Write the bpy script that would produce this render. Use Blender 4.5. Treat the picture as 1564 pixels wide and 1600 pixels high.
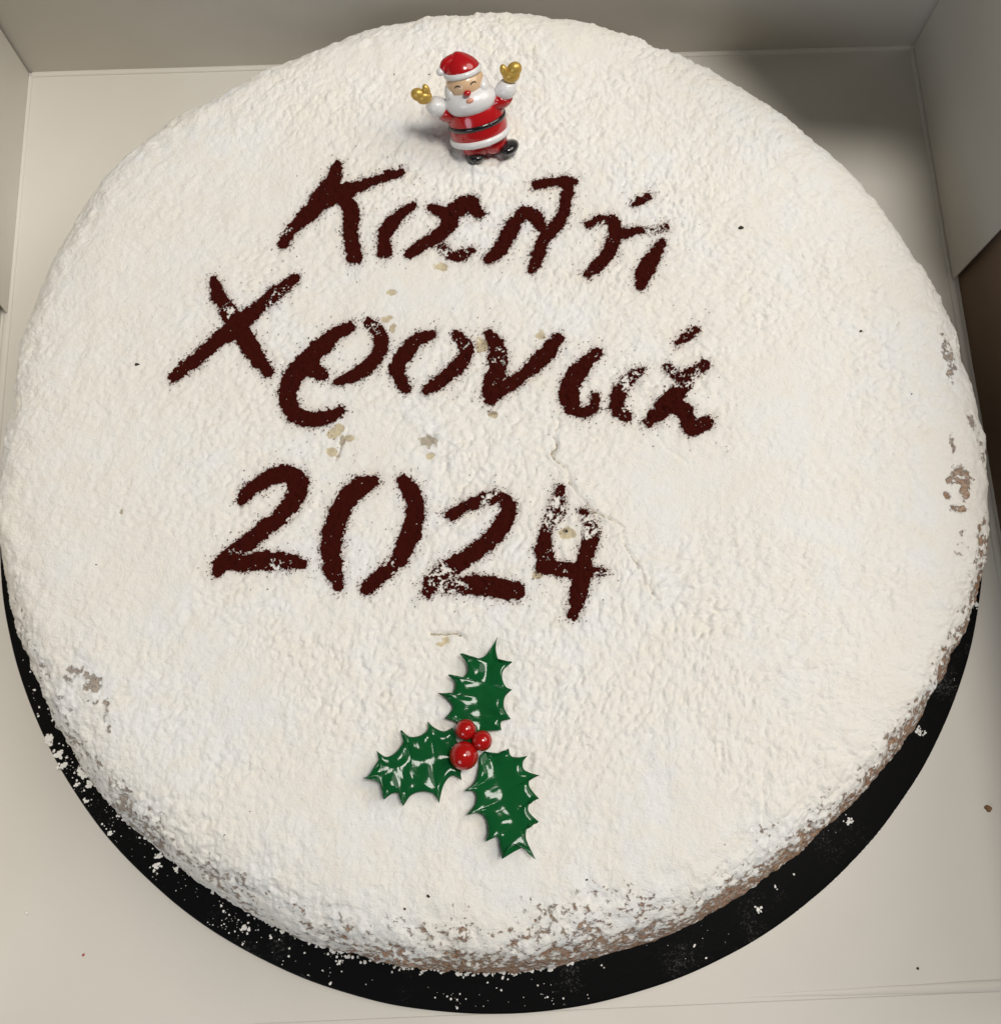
import bpy, bmesh, math, random
import numpy as np
from mathutils import Vector, Matrix, noise as mnoise

for o in list(bpy.data.objects):
    bpy.data.objects.remove(o)
SC = bpy.context.scene
COL = SC.collection
R = math.radians
rng = np.random.default_rng(7)
random.seed(7)

# ------------------------------------------------------------------ camera
# photograph 1564 x 1600, hand-held above the near side of the cake
PW, PH = 1564.0, 1600.0
FPX, TILT, ROLL, CAMH = 1655.7, 0.26464, 0.01627, 0.33586
FWD = np.array([0, math.sin(TILT), -math.cos(TILT)])
_up = np.array([0, math.cos(TILT), math.sin(TILT)])
_rt = np.array([1.0, 0, 0])
RT = math.cos(ROLL) * _rt + math.sin(ROLL) * _up
UP = -math.sin(ROLL) * _rt + math.cos(ROLL) * _up
EYE = np.array([0, 0, CAMH])
cd = bpy.data.cameras.new('camera')
cam = bpy.data.objects.new('camera', cd)
COL.objects.link(cam)
m = Matrix.Identity(4)
for i in range(3):
    m[i][0], m[i][1], m[i][2], m[i][3] = RT[i], UP[i], -FWD[i], EYE[i]
cam.matrix_world = m
cd.sensor_fit = 'VERTICAL'
cd.sensor_height = 24.0
cd.lens = 24.0 * FPX / PH
cd.clip_start, cd.clip_end = 0.01, 60
SC.camera = cam

# ------------------------------------------------------------------ light
w = bpy.data.worlds.new('World')
SC.world = w
w.use_nodes = True
w.node_tree.nodes['Background'].inputs[0].default_value = (0.95, 0.97, 1.0, 1)
w.node_tree.nodes['Background'].inputs[1].default_value = 0.03


def area(name, loc, target, size, power, col):
    l = bpy.data.lights.new(name, 'AREA')
    l.shape, l.size, l.energy, l.color = 'DISK', size, power, col
    o = bpy.data.objects.new(name, l)
    COL.objects.link(o)
    o.location = loc
    o.rotation_euler = (Vector(target) - Vector(loc)).to_track_quat('-Z', 'Y').to_euler()
    return o


area('ceiling_lamp', (0.85, 0.45, 1.15), (0, 0.1, 0), 1.0, 9.0, (1.0, 0.95, 0.88))
area('second_lamp', (0.36, 0.10, 1.9), (0, 0.1, 0), 0.5, 19.5, (1.0, 0.96, 0.895))
area('window_light', (-0.9, -1.5, 0.9), (0, 0.1, 0), 0.8, 5.5, (0.80, 0.89, 1.0))
SC.view_settings.view_transform = 'Standard'
SC.view_settings.look = 'None'
SC.view_settings.exposure = 0.06
SC.view_settings.gamma = 1.0


# ------------------------------------------------------------------ helpers
def ray(px, py):
    d = ((px - PW / 2) / FPX) * RT + ((PH / 2 - py) / FPX) * UP + FWD
    return d


def at(px, py, z):
    d = ray(px, py)
    return EYE + d * ((z - CAMH) / d[2])


def link(name, me, mats, parent=None):
    o = bpy.data.objects.new(name, me)
    COL.objects.link(o)
    for mt in (mats if isinstance(mats, (list, tuple)) else [mats]):
        if mt is not None:
            me.materials.append(mt)
    if parent is not None:
        o.parent = parent
    return o


def empty(name, loc=(0, 0, 0)):
    o = bpy.data.objects.new(name, None)
    COL.objects.link(o)
    o.location = loc
    o.empty_display_size = 0.01
    return o


def tag(o, label=None, cat=None, group=None, kind=None):
    for k, v in (('label', label), ('category', cat), ('group', group), ('kind', kind)):
        if v:
            o[k] = v
    return o


def mesh_np(name, V, F, smooth=True):
    """V (n,3), F (m,k) arrays -> mesh, fast"""
    me = bpy.data.meshes.new(name)
    V = np.asarray(V, np.float32)
    F = np.asarray(F, np.int32)
    k = F.shape[1]
    me.vertices.add(len(V))
    me.vertices.foreach_set('co', V.ravel())
    me.loops.add(F.size)
    me.loops.foreach_set('vertex_index', F.ravel())
    me.polygons.add(len(F))
    me.polygons.foreach_set('loop_start', np.arange(0, F.size, k, dtype=np.int32))
    me.polygons.foreach_set('use_smooth', np.full(len(F), smooth))
    me.update(calc_edges=True)
    me.validate()
    return me


def fattr(me, name, arr):
    a = me.attributes.new(name, 'FLOAT', 'POINT')
    a.data.foreach_set('value', np.asarray(arr, np.float32).ravel())


def from_bm(name, bm, mats, parent=None, smooth=True):
    me = bpy.data.meshes.new(name)
    bmesh.ops.recalc_face_normals(bm, faces=bm.faces)
    bm.to_mesh(me)
    bm.free()
    if smooth:
        for p in me.polygons:
            p.use_smooth = True
    return link(name, me, mats, parent)


def _hash(ix, iy, iz, s):
    h = (ix * 374761393 + iy * 668265263 + iz * 2147483647 + s * 974634541) & 0xFFFFFFFF
    h = ((h ^ (h >> 13)) * 1274126177) & 0xFFFFFFFF
    h = ((h ^ (h >> 15)) * 2246822519) & 0xFFFFFFFF
    return ((h ^ (h >> 16)) & 0xFFFF) / 32767.5 - 1.0


def vnoise(x, y, z, scale, s=0):
    """smooth value noise in about -1..1; scale = feature size in metres"""
    x, y, z = np.asarray(x) / scale + 91.3, np.asarray(y) / scale + 57.1, np.asarray(z) / scale + 33.7
    ix, iy, iz = np.floor(x), np.floor(y), np.floor(z)
    fx, fy, fz = x - ix, y - iy, z - iz
    ix, iy, iz = ix.astype(np.int64), iy.astype(np.int64), iz.astype(np.int64)
    fx, fy, fz = [t * t * (3 - 2 * t) for t in (fx, fy, fz)]
    out = 0
    for a in (0, 1):
        for b in (0, 1):
            for c in (0, 1):
                wgt = (fx if a else 1 - fx) * (fy if b else 1 - fy) * (fz if c else 1 - fz)
                out = out + wgt * _hash(ix + a, iy + b, iz + c, s)
    return out


def fbm(x, y, z, scale, octs, s=0, gain=0.55):
    o, a, n = 0, 1.0, 0
    for k in range(octs):
        # rotate every octave so the lattice does not show
        c, q = math.cos(0.7 + 1.3 * k), math.sin(0.7 + 1.3 * k)
        o = o + a * vnoise(c * x - q * y, q * x + c * y, z, scale, s + k)
        n += a
        a *= gain
        scale *= 0.5
    return o / n


def sstep(a, b, x):
    t = np.clip((x - a) / (b - a), 0, 1)
    return t * t * (3 - 2 * t)


def seg_dist(X, Y, pts, wid=None):
    """distance to a polyline (minus its half-width) on arrays X, Y; also the signed side"""
    best = np.full(np.shape(X), 1e9)
    side = np.zeros(np.shape(X))
    for i in range(len(pts) - 1):
        ax, ay = pts[i][:2]
        bx, by = pts[i + 1][:2]
        dx, dy = bx - ax, by - ay
        L2 = dx * dx + dy * dy + 1e-18
        t = np.clip(((X - ax) * dx + (Y - ay) * dy) / L2, 0, 1)
        d = np.hypot(X - ax - t * dx, Y - ay - t * dy)
        if wid is not None:
            d = d - (wid[i] * (1 - t) + wid[i + 1] * t)
        sd = np.sign((X - ax) * dy - (Y - ay) * dx)
        side = np.where(d < best, sd, side)
        best = np.minimum(best, d)
    return best, side


def catmull(P, n=5):
    P = np.asarray(P, float)
    if len(P) < 3:
        return P
    Q = np.vstack([2 * P[0] - P[1], P, 2 * P[-1] - P[-2]])
    out = []
    for i in range(1, len(Q) - 2):
        p0, p1, p2, p3 = Q[i - 1], Q[i], Q[i + 1], Q[i + 2]
        for k in range(n):
            t = k / n
            out.append(0.5 * (2 * p1 + (p2 - p0) * t + (2 * p0 - 5 * p1 + 4 * p2 - p3) * t * t + (3 * p1 - p0 - 3 * p2 + p3) * t ** 3))
    out.append(P[-1])
    return np.array(out)


# ------------------------------------------------------------------ materials
def mat(name, col, rough=0.5, **kw):
    m = bpy.data.materials.new(name)
    m.use_nodes = True
    b = m.node_tree.nodes['Principled BSDF']
    b.inputs['Base Color'].default_value = (*col, 1)
    b.inputs['Roughness'].default_value = rough
    for k, v in kw.items():
        b.inputs[k].default_value = v
    return m


def nd(m, t, **kw):
    n = m.node_tree.nodes.new(t)
    for k, v in kw.items():
        setattr(n, k, v)
    return n


def add_noise_bump(m, scale, strength, dist=0.0003, detail=4, col_var=None):
    nt = m.node_tree
    b = nt.nodes['Principled BSDF']
    tc = nd(m, 'ShaderNodeTexCoord')
    n = nd(m, 'ShaderNodeTexNoise')
    n.inputs['Scale'].default_value = scale
    n.inputs['Detail'].default_value = detail
    nt.links.new(tc.outputs['Object'], n.inputs['Vector'])
    bp = nd(m, 'ShaderNodeBump')
    bp.inputs['Strength'].default_value = strength
    bp.inputs['Distance'].default_value = dist
    nt.links.new(n.outputs['Fac'], bp.inputs['Height'])
    nt.links.new(bp.outputs['Normal'], b.inputs['Normal'])
    if col_var:
        n2 = nd(m, 'ShaderNodeTexNoise')
        n2.inputs['Scale'].default_value = col_var[0]
        n2.inputs['Detail'].default_value = 6
        nt.links.new(tc.outputs['Object'], n2.inputs['Vector'])
        mx = nd(m, 'ShaderNodeMix', data_type='RGBA')
        nt.links.new(n2.outputs['Fac'], mx.inputs[0])
        mx.inputs[6].default_value = (*col_var[1], 1)
        mx.inputs[7].default_value = (*col_var[2], 1)
        nt.links.new(mx.outputs[2], b.inputs['Base Color'])
    return m


M_card = add_noise_bump(mat('white_card', (0.6, 0.57, 0.5), 0.55), 900, 0.12, 0.0002, 4, (14, (0.605, 0.575, 0.515), (0.655, 0.625, 0.57)))
_n = M_card.node_tree
_tc, _t1 = nd(M_card, 'ShaderNodeTexCoord'), nd(M_card, 'ShaderNodeTexNoise')
_t1.inputs['Scale'].default_value, _t1.inputs['Detail'].default_value = 22, 2
_n.links.new(_tc.outputs['Object'], _t1.inputs['Vector'])
_b1 = nd(M_card, 'ShaderNodeBump')
_b1.inputs['Strength'].default_value, _b1.inputs['Distance'].default_value = .35, .004
_n.links.new(_t1.outputs['Fac'], _b1.inputs['Height'])
for _x in _n.nodes:
    if _x.type == 'BUMP' and _x != _b1:
        _n.links.new(_b1.outputs['Normal'], _x.inputs['Normal'])
M_shade_card = add_noise_bump(mat('shade_brown_card', (0.22, 0.15, 0.10), 0.85), 1200, 0.25, 0.0002, 4, (40, (0.19, 0.125, 0.08), (0.25, 0.17, 0.11)))  # right side wall: deep shade of white card put into a brown colour
M_black = add_noise_bump(mat('black_board', (0.0028, 0.0028, 0.003), 0.5), 700, 0.25, 0.0002)
M_black.node_tree.nodes['Principled BSDF'].inputs['Specular IOR Level'].default_value = 0.08
_n = M_black.node_tree
_tc, _t1, _t2 = nd(M_black, 'ShaderNodeTexCoord'), nd(M_black, 'ShaderNodeTexNoise'), nd(M_black, 'ShaderNodeTexNoise')
_t1.inputs['Scale'].default_value, _t1.inputs['Detail'].default_value, _t1.inputs['Roughness'].default_value = 1700, 4, .7
_t2.inputs['Scale'].default_value, _t2.inputs['Detail'].default_value = 60, 4
for _t in (_t1, _t2):
    _n.links.new(_tc.outputs['Object'], _t.inputs['Vector'])
_m1 = nd(M_black, 'ShaderNodeMath', operation='MULTIPLY')
_n.links.new(_t1.outputs['Fac'], _m1.inputs[0])
_n.links.new(_t2.outputs['Fac'], _m1.inputs[1])
_mr = nd(M_black, 'ShaderNodeMapRange')
_n.links.new(_m1.outputs[0], _mr.inputs[0])
_mr.inputs[1].default_value, _mr.inputs[2].default_value = .34, .47
_mx = nd(M_black, 'ShaderNodeMix', data_type='RGBA')
_n.links.new(_mr.outputs[0], _mx.inputs[0])
_mx.inputs[6].default_value, _mx.inputs[7].default_value = (.0028, .0028, .003, 1), (.09, .088, .085, 1)
_n.links.new(_mx.outputs[2], _n.nodes['Principled BSDF'].inputs['Base Color'])
M_boardcore = add_noise_bump(mat('board_core', (0.45, 0.42, 0.36), 0.8), 1500, 0.5)
M_wood = add_noise_bump(mat('brown_wood', (0.08, 0.045, 0.025), 0.5), 300, 0.2, 0.0005, 4, (18, (0.06, 0.033, 0.018), (0.11, 0.06, 0.035)))
M_cocoa = add_noise_bump(mat('cocoa_powder', (0.034, 0.0055, 0.0035), 0.95), 2500, 0.5, 0.0003, 3, (1200, (0.026, 0.0022, 0.0011), (0.058, 0.0058, 0.0028)))
M_cocoa.node_tree.nodes['Principled BSDF'].inputs['Specular IOR Level'].default_value = 0.1
M_sugar = mat('icing_sugar', (0.86, 0.84, 0.80), 0.95)
M_crumb = add_noise_bump(mat('cake_crumb', (0.25, 0.13, 0.06), 0.9), 2500, 0.6)
M_speck = mat('dark_speck', (0.03, 0.025, 0.018), 0.8)

# cake: icing sugar over a brown crust; masks live on the mesh, the breaking-up is done here
M_cake = mat('sugared_cake', (0.84, 0.81, 0.75), 0.92)
nt = M_cake.node_tree
B = nt.nodes['Principled BSDF']
B.inputs['Specular IOR Level'].default_value = 0.15
tc = nd(M_cake, 'ShaderNodeTexCoord')


def tex(scale, detail=4, rough=0.6):
    n = nd(M_cake, 'ShaderNodeTexNoise')
    n.inputs['Scale'].default_value = scale
    n.inputs['Detail'].default_value = detail
    n.inputs['Roughness'].default_value = rough
    nt.links.new(tc.outputs['Object'], n.inputs['Vector'])
    return n.outputs['Fac']


def attr(n):
    a = nd(M_cake, 'ShaderNodeAttribute')
    a.attribute_name = n
    return a.outputs['Fac']


def math_(op, a, b=None, clamp=False):
    n = nd(M_cake, 'ShaderNodeMath', operation=op)
    n.use_clamp = clamp
    for i, v in enumerate((a, b)):
        if v is None:
            continue
        if isinstance(v, (int, float)):
            n.inputs[i].default_value = v
        else:
            nt.links.new(v, n.inputs[i])
    return n.outputs[0]


def mixc(f, a, b):
    n = nd(M_cake, 'ShaderNodeMix', data_type='RGBA')
    nt.links.new(f, n.inputs[0])
    for i, v in ((6, a), (7, b)):
        if isinstance(v, tuple):
            n.inputs[i].default_value = (*v, 1)
        else:
            nt.links.new(v, n.inputs[i])
    return n.outputs[2]


def mapr(v, a, b):
    n = nd(M_cake, 'ShaderNodeMapRange')
    nt.links.new(v, n.inputs[0])
    n.inputs[1].default_value, n.inputs[2].default_value = a, b
    return n.outputs[0]


sug = mixc(mapr(tex(38, 3), 0.38, 0.62), (0.89, 0.86, 0.80), (0.885, 0.88, 0.865))
sug = mixc(mapr(tex(140, 4), 0.45, 0.75), sug, (0.885, 0.845, 0.765))
crustcol = mixc(mapr(tex(700, 5, .7), .35, .65), (0.14, 0.055, 0.02), (0.42, 0.215, 0.10))
tancol = mixc(mapr(tex(500, 4), 0.35, 0.65), (0.62, 0.50, 0.26), (0.45, 0.36, 0.2))
greycol = (0.34, 0.28, 0.19)
crustcol = mixc(attr('warm'), mixc(mapr(tex(700, 5, .7), .35, .65), (0.20, 0.14, 0.10), (0.46, 0.37, 0.29)), crustcol)
brk = tex(480, 6, 0.68)


def broken(name, n, amp, lo, hi):
    a_ = attr(name)
    gate = math_('MULTIPLY', a_, 5.0, True)
    return mapr(math_('ADD', a_, math_('MULTIPLY', math_('MULTIPLY', math_('SUBTRACT', n, 0.5), amp), gate)), lo, hi)


c_m = broken('crust', brk, 2.6, 0.42, 0.62)
t_m = broken('tan', tex(500, 3), 1.0, 0.4, 0.6)
g_m = broken('grey', tex(700, 3), 1.4, 0.4, 0.65)
col = mixc(math_('MULTIPLY', t_m, 0.75), sug, tancol)
col = mixc(math_('MULTIPLY', g_m, 0.8), col, greycol)
dust = mapr(tex(1300, 4, 0.7), 0.30, 0.62)
col = mixc(math_('MULTIPLY', c_m, math_('ADD', 0.66, math_('MULTIPLY', dust, 0.32))), col, crustcol)
halo = math_('MULTIPLY', attr('halo'), mapr(tex(1600, 3, 0.7), 0.30, 0.78))
col = mixc(math_('MULTIPLY', halo, 0.9), col, (0.20, 0.055, 0.035))
nt.links.new(col, B.inputs['Base Color'])
bp = nd(M_cake, 'ShaderNodeBump')
bp.inputs['Strength'].default_value = 0.85
bp.inputs['Distance'].default_value = 0.0005
nt.links.new(math_('SUBTRACT', tex(1500, 4, 0.65), math_('MULTIPLY', c_m, 0.9)), bp.inputs['Height'])
nt.links.new(bp.outputs['Normal'], B.inputs['Normal'])

# ------------------------------------------------------------------ table and box
YAW = 0.05519
XL, XR, YB = -0.16166, 0.16577, 0.26533
cy_, sy_ = math.cos(YAW), math.sin(YAW)


def bx(x, y, z):
    return Vector((cy_ * x - sy_ * y, sy_ * x + cy_ * y, z))


def box_ray_x(px, py, X):
    """where the sight line through a pixel meets the side wall plane x = X of the box: (y, z)"""
    d = ray(px, py)
    dx = cy_ * d[0] + sy_ * d[1]
    dy = -sy_ * d[0] + cy_ * d[1]
    t = X / dx
    return t * dy, CAMH + t * d[2]


bm = bmesh.new()
bmesh.ops.create_cube(bm, size=1.0)
for v in bm.verts:
    v.co = Vector((v.co.x * 1.4, v.co.y * 1.0 + 0.1, v.co.z * 0.03 - 0.0165))
bmesh.ops.bevel(bm, geom=bm.edges[:], offset=0.004, segments=2, affect='EDGES')
tag(from_bm('table_top', bm, M_wood, smooth=False), 'brown wooden table top under the open cake box', kind='structure')

box = empty('cake_box', bx(0, 0.08, 0))
tag(box, 'open white cardboard cake box with upright back wall holding the cake', 'box')
bpy.context.view_layer.update()
BINV = box.matrix_world.inverted()


def panel(name, pts, nrm, thick, mt=M_card):
    """flat card panel: outline pts (world), thickened along -nrm"""
    bm = bmesh.new()
    n = Vector(nrm).normalized()
    a = [bm.verts.new(BINV @ Vector(p)) for p in pts]
    b = [bm.verts.new(BINV @ (Vector(p) - n * thick)) for p in pts]
    bm.faces.new(a)
    bm.faces.new(b[::-1])
    k = len(pts)
    for i in range(k):
        bm.faces.new((a[i], b[i], b[(i + 1) % k], a[(i + 1) % k]))
    bmesh.ops.bevel(bm, geom=bm.edges[:], offset=0.00015, segments=1, affect='EDGES')
    return from_bm(name, bm, mt, box, smooth=False)


NX, NY = bx(1, 0, 0), bx(0, 1, 0)
HW = 0.1
# front fold line of the floor
pf = at(1564, 1549, 0)
YF = -sy_ * pf[0] + cy_ * pf[1]
panel('bottom_panel', [bx(XL - .0026, YF, 0), bx(XR + .0026, YF, 0), bx(XR + .0026, YB, 0), bx(XL - .0026, YB, 0)], (0, 0, 1), 0.0006)
panel('back_wall', [bx(XL - .002, YB, -0.0006), bx(XR + .002, YB, -0.0006), bx(XR + .002, YB + 0.002, HW), bx(XL - .002, YB + 0.002, HW)], -NY, 0.0006)
panel('side_wall', [bx(XL - 0.0025, YB, -0.0006), bx(XL - 0.0025, YF, -0.0006), bx(XL - 0.0045, YF, HW), bx(XL - 0.0045, YB, HW)], NX, 0.0006)
panel('side_wall', [bx(XR + 0.0025, YB, -0.0006), bx(XR + 0.0025, YF, -0.0006), bx(XR + 0.0045, YF, HW), bx(XR + 0.0045, YB, HW)], -NX, 0.0006, M_shade_card)['label'] = 'side wall of the box with its shade painted in as dark brown'
# glued corner flaps with a slanting front edge
for X, p1, p2, sg in ((XL, (13, 490), (0, 473), 1), (XR, (1488, 437), (1564, 355), -1)):
    y1, z1 = box_ray_x(*p1, X)
    y2, z2 = box_ray_x(*p2, X)
    z1 = max(z1, 0.001)
    sl = (y2 - y1) / (z2 - z1)
    ye = y1 + sl * (HW - 0.004 - z1)
    ye = min(ye, YB - 0.02)
    panel('corner_flap', [bx(X, YB - 0.0008, z1), bx(X, y1, z1), bx(X, ye, HW - 0.004), bx(X, YB - 0.0008, HW - 0.004)],
          NX * sg, 0.0006)
_q = at(1200, -25, HW)
_r = at(1580, -25, HW)
YTAB = max(-sy_ * _q[0] + cy_ * _q[1], -sy_ * _r[0] + cy_ * _r[1])
# added tab, out of view, that casts the shadow in the far right corner
panel('shadow_tab', [bx(0.095, YB - .0005, HW + .001), bx(0.128, YTAB + .009, HW), bx(XR + .002, YTAB + .004, HW), bx(XR + .002, YB - .0005, HW + .001)], (0, 0, 1), 0.0006)
# folded front wall lying flat on the table
panel('front_wall', [bx(XL + .004, YF - HW, -0.0008), bx(XR - .004, YF - HW, -0.0008), bx(XR - .002, YF - 0.00002, -0.00008), bx(XL + .002, YF - 0.00002, -0.00008)],
      (0, 0, 1), 0.0006)


def ridge(p, q, r, name='fold_ridge', hh=.55, taper=False):
    bm = bmesh.new()
    p, q = BINV @ Vector(p), BINV @ Vector(q)
    d = (q - p).normalized()
    u = Vector((0, 0, 1))
    s = d.cross(u).normalized()
    n = 26
    rings = []
    for i in range(n + 1):
        c = p.lerp(q, i / n)
        tp = (i / n) ** .8 + .02 if taper else 1
        c += s * 0.00018 * mnoise.noise(Vector((i * 0.35, r * 4e3, p.x * 40)))
        rings.append([bm.verts.new(c + s * (r * tp * math.cos(a)) + u * (hh * r * tp * math.sin(a))) for a in [math.pi * k / 8 for k in range(9)]])
    for i in range(n):
        for k in range(8):
            bm.faces.new((rings[i][k], rings[i + 1][k], rings[i + 1][k + 1], rings[i][k + 1]))
    return from_bm(name, bm, M_card, box)


ridge(bx(XL + .001, YB - 0.0009, 0), bx(XR - .001, YB - 0.0009, 0), 0.0012)
ridge(bx(XL - 0.0002, YB - .002, 0), bx(XL - 0.0002, YF, 0), 0.0014)
ridge(bx(XR + 0.0002, YB - .002, 0), bx(XR + 0.0002, YF, 0), 0.0014)
ridge(bx(0.06, YF + 0.0016, -.0001), bx(XR - 0.003, YF + 0.0016, 0), 0.002, hh=.3, taper=True)

# ------------------------------------------------------------------ cake board
BC = (-0.00275, 0.1001)
BR, BZ = 0.16, 0.0034
board = empty('cake_board', (BC[0], BC[1], 0.0002))
tag(board, 'round black cardboard board under the cake, dusted with icing sugar', 'cake board')


def disc(name, r, z0, z1, mt, n=360, wob=0.0, parent=None, faces='all'):
    bm = bmesh.new()
    prof = [(0.0, z1), (r * 0.5, z1), (r - 0.0007, z1), (r - 0.0002, z1 - 0.0002), (r, z1 - 0.0006)] if faces != 'rim' else \
        [(r - 0.001, z1), (r, z1 - 0.0001), (r, z0 + .0001), (r - 0.001, z0)]
    rings = []
    for (q, z) in prof:
        if q == 0:
            rings.append([bm.verts.new((0, 0, z))])
            continue
        rings.append([bm.verts.new((q * math.cos(a) * (1 + wob * mnoise.noise(Vector((9 * math.cos(a), 9 * math.sin(a), 1)))),
                                    q * math.sin(a) * (1 + wob * mnoise.noise(Vector((9 * math.cos(a), 9 * math.sin(a), 1)))), z))
                      for a in [2 * math.pi * k / n for k in range(n)]])
    for A, Bq in zip(rings[:-1], rings[1:]):
        for k in range(n):
            j = (k + 1) % n
            if len(A) == 1:
                bm.faces.new((A[0], Bq[k], Bq[j]))
            else:
                bm.faces.new((A[k], Bq[k], Bq[j], A[j]))
    return from_bm(name, bm, mt, parent)


disc('black_top', BR, 0, BZ - .0002, M_black, wob=0.0012, parent=board)
disc('card_core', BR - 0.0001, 0.0, BZ - .0009, M_boardcore, wob=0.0012, parent=board, faces='rim')

# ------------------------------------------------------------------ cake
CX, CY = -0.0037, 0.10573
PROF = np.array([(0, .0487), (.03, .0486), (.06, .0483), (.09, .0477), (.115, .0469), (.127, .0462), (.134, .0451), (.1395, .0433), (.144, .0398),
                 (.1475, .0342), (.1498, .027), (.1515, .019), (.1523, .0126), (.1521, .008), (.1508, .0048), (.149, .0037), (.144, .0036)])
_pp = catmull(PROF, 8)
_arc = np.concatenate([[0], np.cumsum(np.hypot(*np.diff(_pp, axis=0).T))])
ARC = _arc[-1]
# the cake is not quite round: radius / nominal radius measured round its outline


def kfac(phi):
    return np.interp(np.degrees(phi), KA, KR)


_P = []
for px, py in [(8, 740), (14, 680), (20, 620), (35, 540), (50, 482), (73, 429), (106, 362), (156, 289), (216, 223), (283, 180), (369, 136), (442, 93), (520, 65), (624, 31), (713, 20), (794, 18), (848, 21), (960, 45), (1049, 81), (1108, 105), (1155, 133), (1231, 188), (1267, 213), (1328, 267), (1379, 321), (1404, 368), (1458, 440), (1487, 512), (1501, 559), (1520, 616), (1538, 697), (1539, 750)]:
    q = at(px, py, .04179)
    _P.append((math.atan2(q[1] - CY, q[0] - CX), math.hypot(q[0] - CX, q[1] - CY) / .14342))
for px, py in [(9, 770), (11, 800), (15, 850), (1526, 870), (1520, 905), (25, 906), (41, 978), (69, 1066), (94, 1119), (134, 1187), (175, 1250), (250, 1322), (330, 1385), (445, 1453), (526, 1486), (622, 1509), (718, 1519), (800, 1519), (915, 1497), (1030, 1470), (1126, 1418), (1184, 1380), (1260, 1317), (1337, 1246), (1383, 1192), (1426, 1132), (1470, 1044), (1502, 974)]:
    q = at(px, py, .01264)
    _P.append((math.atan2(q[1] - CY, q[0] - CX), math.hypot(q[0] - CX, q[1] - CY) / .15246))
_P.sort()
_P = np.array(_P)
_a = np.concatenate([_P[:, 0] - 2 * math.pi, _P[:, 0], _P[:, 0] + 2 * math.pi])
_r = np.tile(_P[:, 1], 3)
KA = np.arange(-180, 181, 3.0)
KR = np.array([np.sum(_r * np.exp(-((_a - math.radians(t)) / 0.09) ** 2)) / (np.sum(np.exp(-((_a - math.radians(t)) / 0.09) ** 2)) + 1e-9) for t in KA])
KR = np.clip(KR, 0.96, 1.04)


def prof(s):
    """s = arc length from the centre -> (r, z)"""
    return np.interp(s, _arc, _pp[:, 0]), np.interp(s, _arc, _pp[:, 1])


def ztop(x, y):
    """height of the undisplaced cake surface above a point of its upper face"""
    r = np.hypot(x - CX, y - CY)
    k = 1 + (kfac(np.arctan2(y - CY, x - CX)) - 1) * sstep(.05, .14, r)
    i = np.argmax(_pp[:, 0])
    return np.interp(r / k, _pp[:i, 0], _pp[:i, 1])


def on_cake(px, py):
    z = .047
    for _ in range(4):
        p = at(px, py, z)
        z = float(ztop(p[0], p[1]))
    return np.array([p[0], p[1], z])


def onl(pts):
    return [tuple(on_cake(*p)[:2]) for p in pts]


def pxm(px, py):
    """metres per photograph pixel on the cake face there"""
    return float(np.hypot(*(on_cake(px + 4, py) - on_cake(px, py))[:2])) / 4


CRACKS = [(onl([(872, 652), (866, 680), (862, 712), (884, 732), (897, 768), (925, 798), (954, 810), (977, 828), (974, 846), (996, 880), (1008, 905), (1024, 935)]), .00045, .00055, .0006),
          (onl([(676, 991), (700, 993), (728, 997)]), .0005, .0008, .0),
          (onl([(672, 1000), (660, 1012), (676, 1040)]), .0004, .00022, .0003),
          (onl([(792, 448), (820, 468), (840, 490), (862, 497), (884, 508)]), .0004, .00024, .0003),
          (onl([(525, 722), (534, 690), (545, 668)]), .0004, .0004, .0),
          (onl([(1010, 640), (1040, 700), (1075, 725)]), .0005, .0002, .0002)]
TAN = [(520, 678, 14, 10), (546, 684, 12, 6), (520, 706, 11, 9), (531, 668, 7, 10), (888, 833, 14, 13), (695, 1003, 9, 9), (603, 500, 12, 9), (612, 514, 8, 10), (753, 541, 12, 14),
       (690, 416, 13, 9), (845, 524, 9, 10), (612, 457, 10, 6), (672, 712, 8, 6), (770, 648, 8, 6), (688, 1006, 14, 5), (838, 900, 14, 8), (750, 1130, 12, 7)]
GREY = [(672, 688, 17, 13), (884, 829, 5, 4), (768, 645, 8, 5), (535, 690, 6, 12), (190, 800, 3, 5)]
# bare crust: (px, py, rx, ry, strength)
CRUST = [(122, 1052, 26, 18, .40), (142, 1066, 18, 14, .46), (164, 1112, 12, 26, .44), (172, 1142, 11, 14, .44), (145, 1090, 20, 16, .28), (185, 1235, 26, 22, .35), (150, 1205, 25, 30, .28),
         (1481, 562, 13, 34, .55), (1471, 522, 10, 12, .45), (1502, 742, 20, 18, .72), (1508, 768, 10, 16, .6), (1484, 750, 8, 8, .65), (1480, 775, 6, 8, .6), (1500, 795, 18, 6, .5),
         (1515, 655, 8, 14, .5), (1486, 690, 5, 22, .45), (1530, 700, 6, 20, .35), (1505, 850, 15, 30, .3), (1535, 840, 10, 25, .5)]


FOOT = on_cake(764, 241)


def blob(X, Y, px, py, rx, ry):
    c = on_cake(px, py)
    m = pxm(px, py)
    return 1 - np.hypot((X - c[0]) / (rx * m), (Y - c[1]) / (ry * m))


def warp(X, Y):
    q = X * 0
    return X + .0011 * vnoise(X, Y, q, .0035, 141) + .0004 * vnoise(X, Y, q, .0012, 143), Y + .0011 * vnoise(X, Y, q, .0035, 142)


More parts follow.
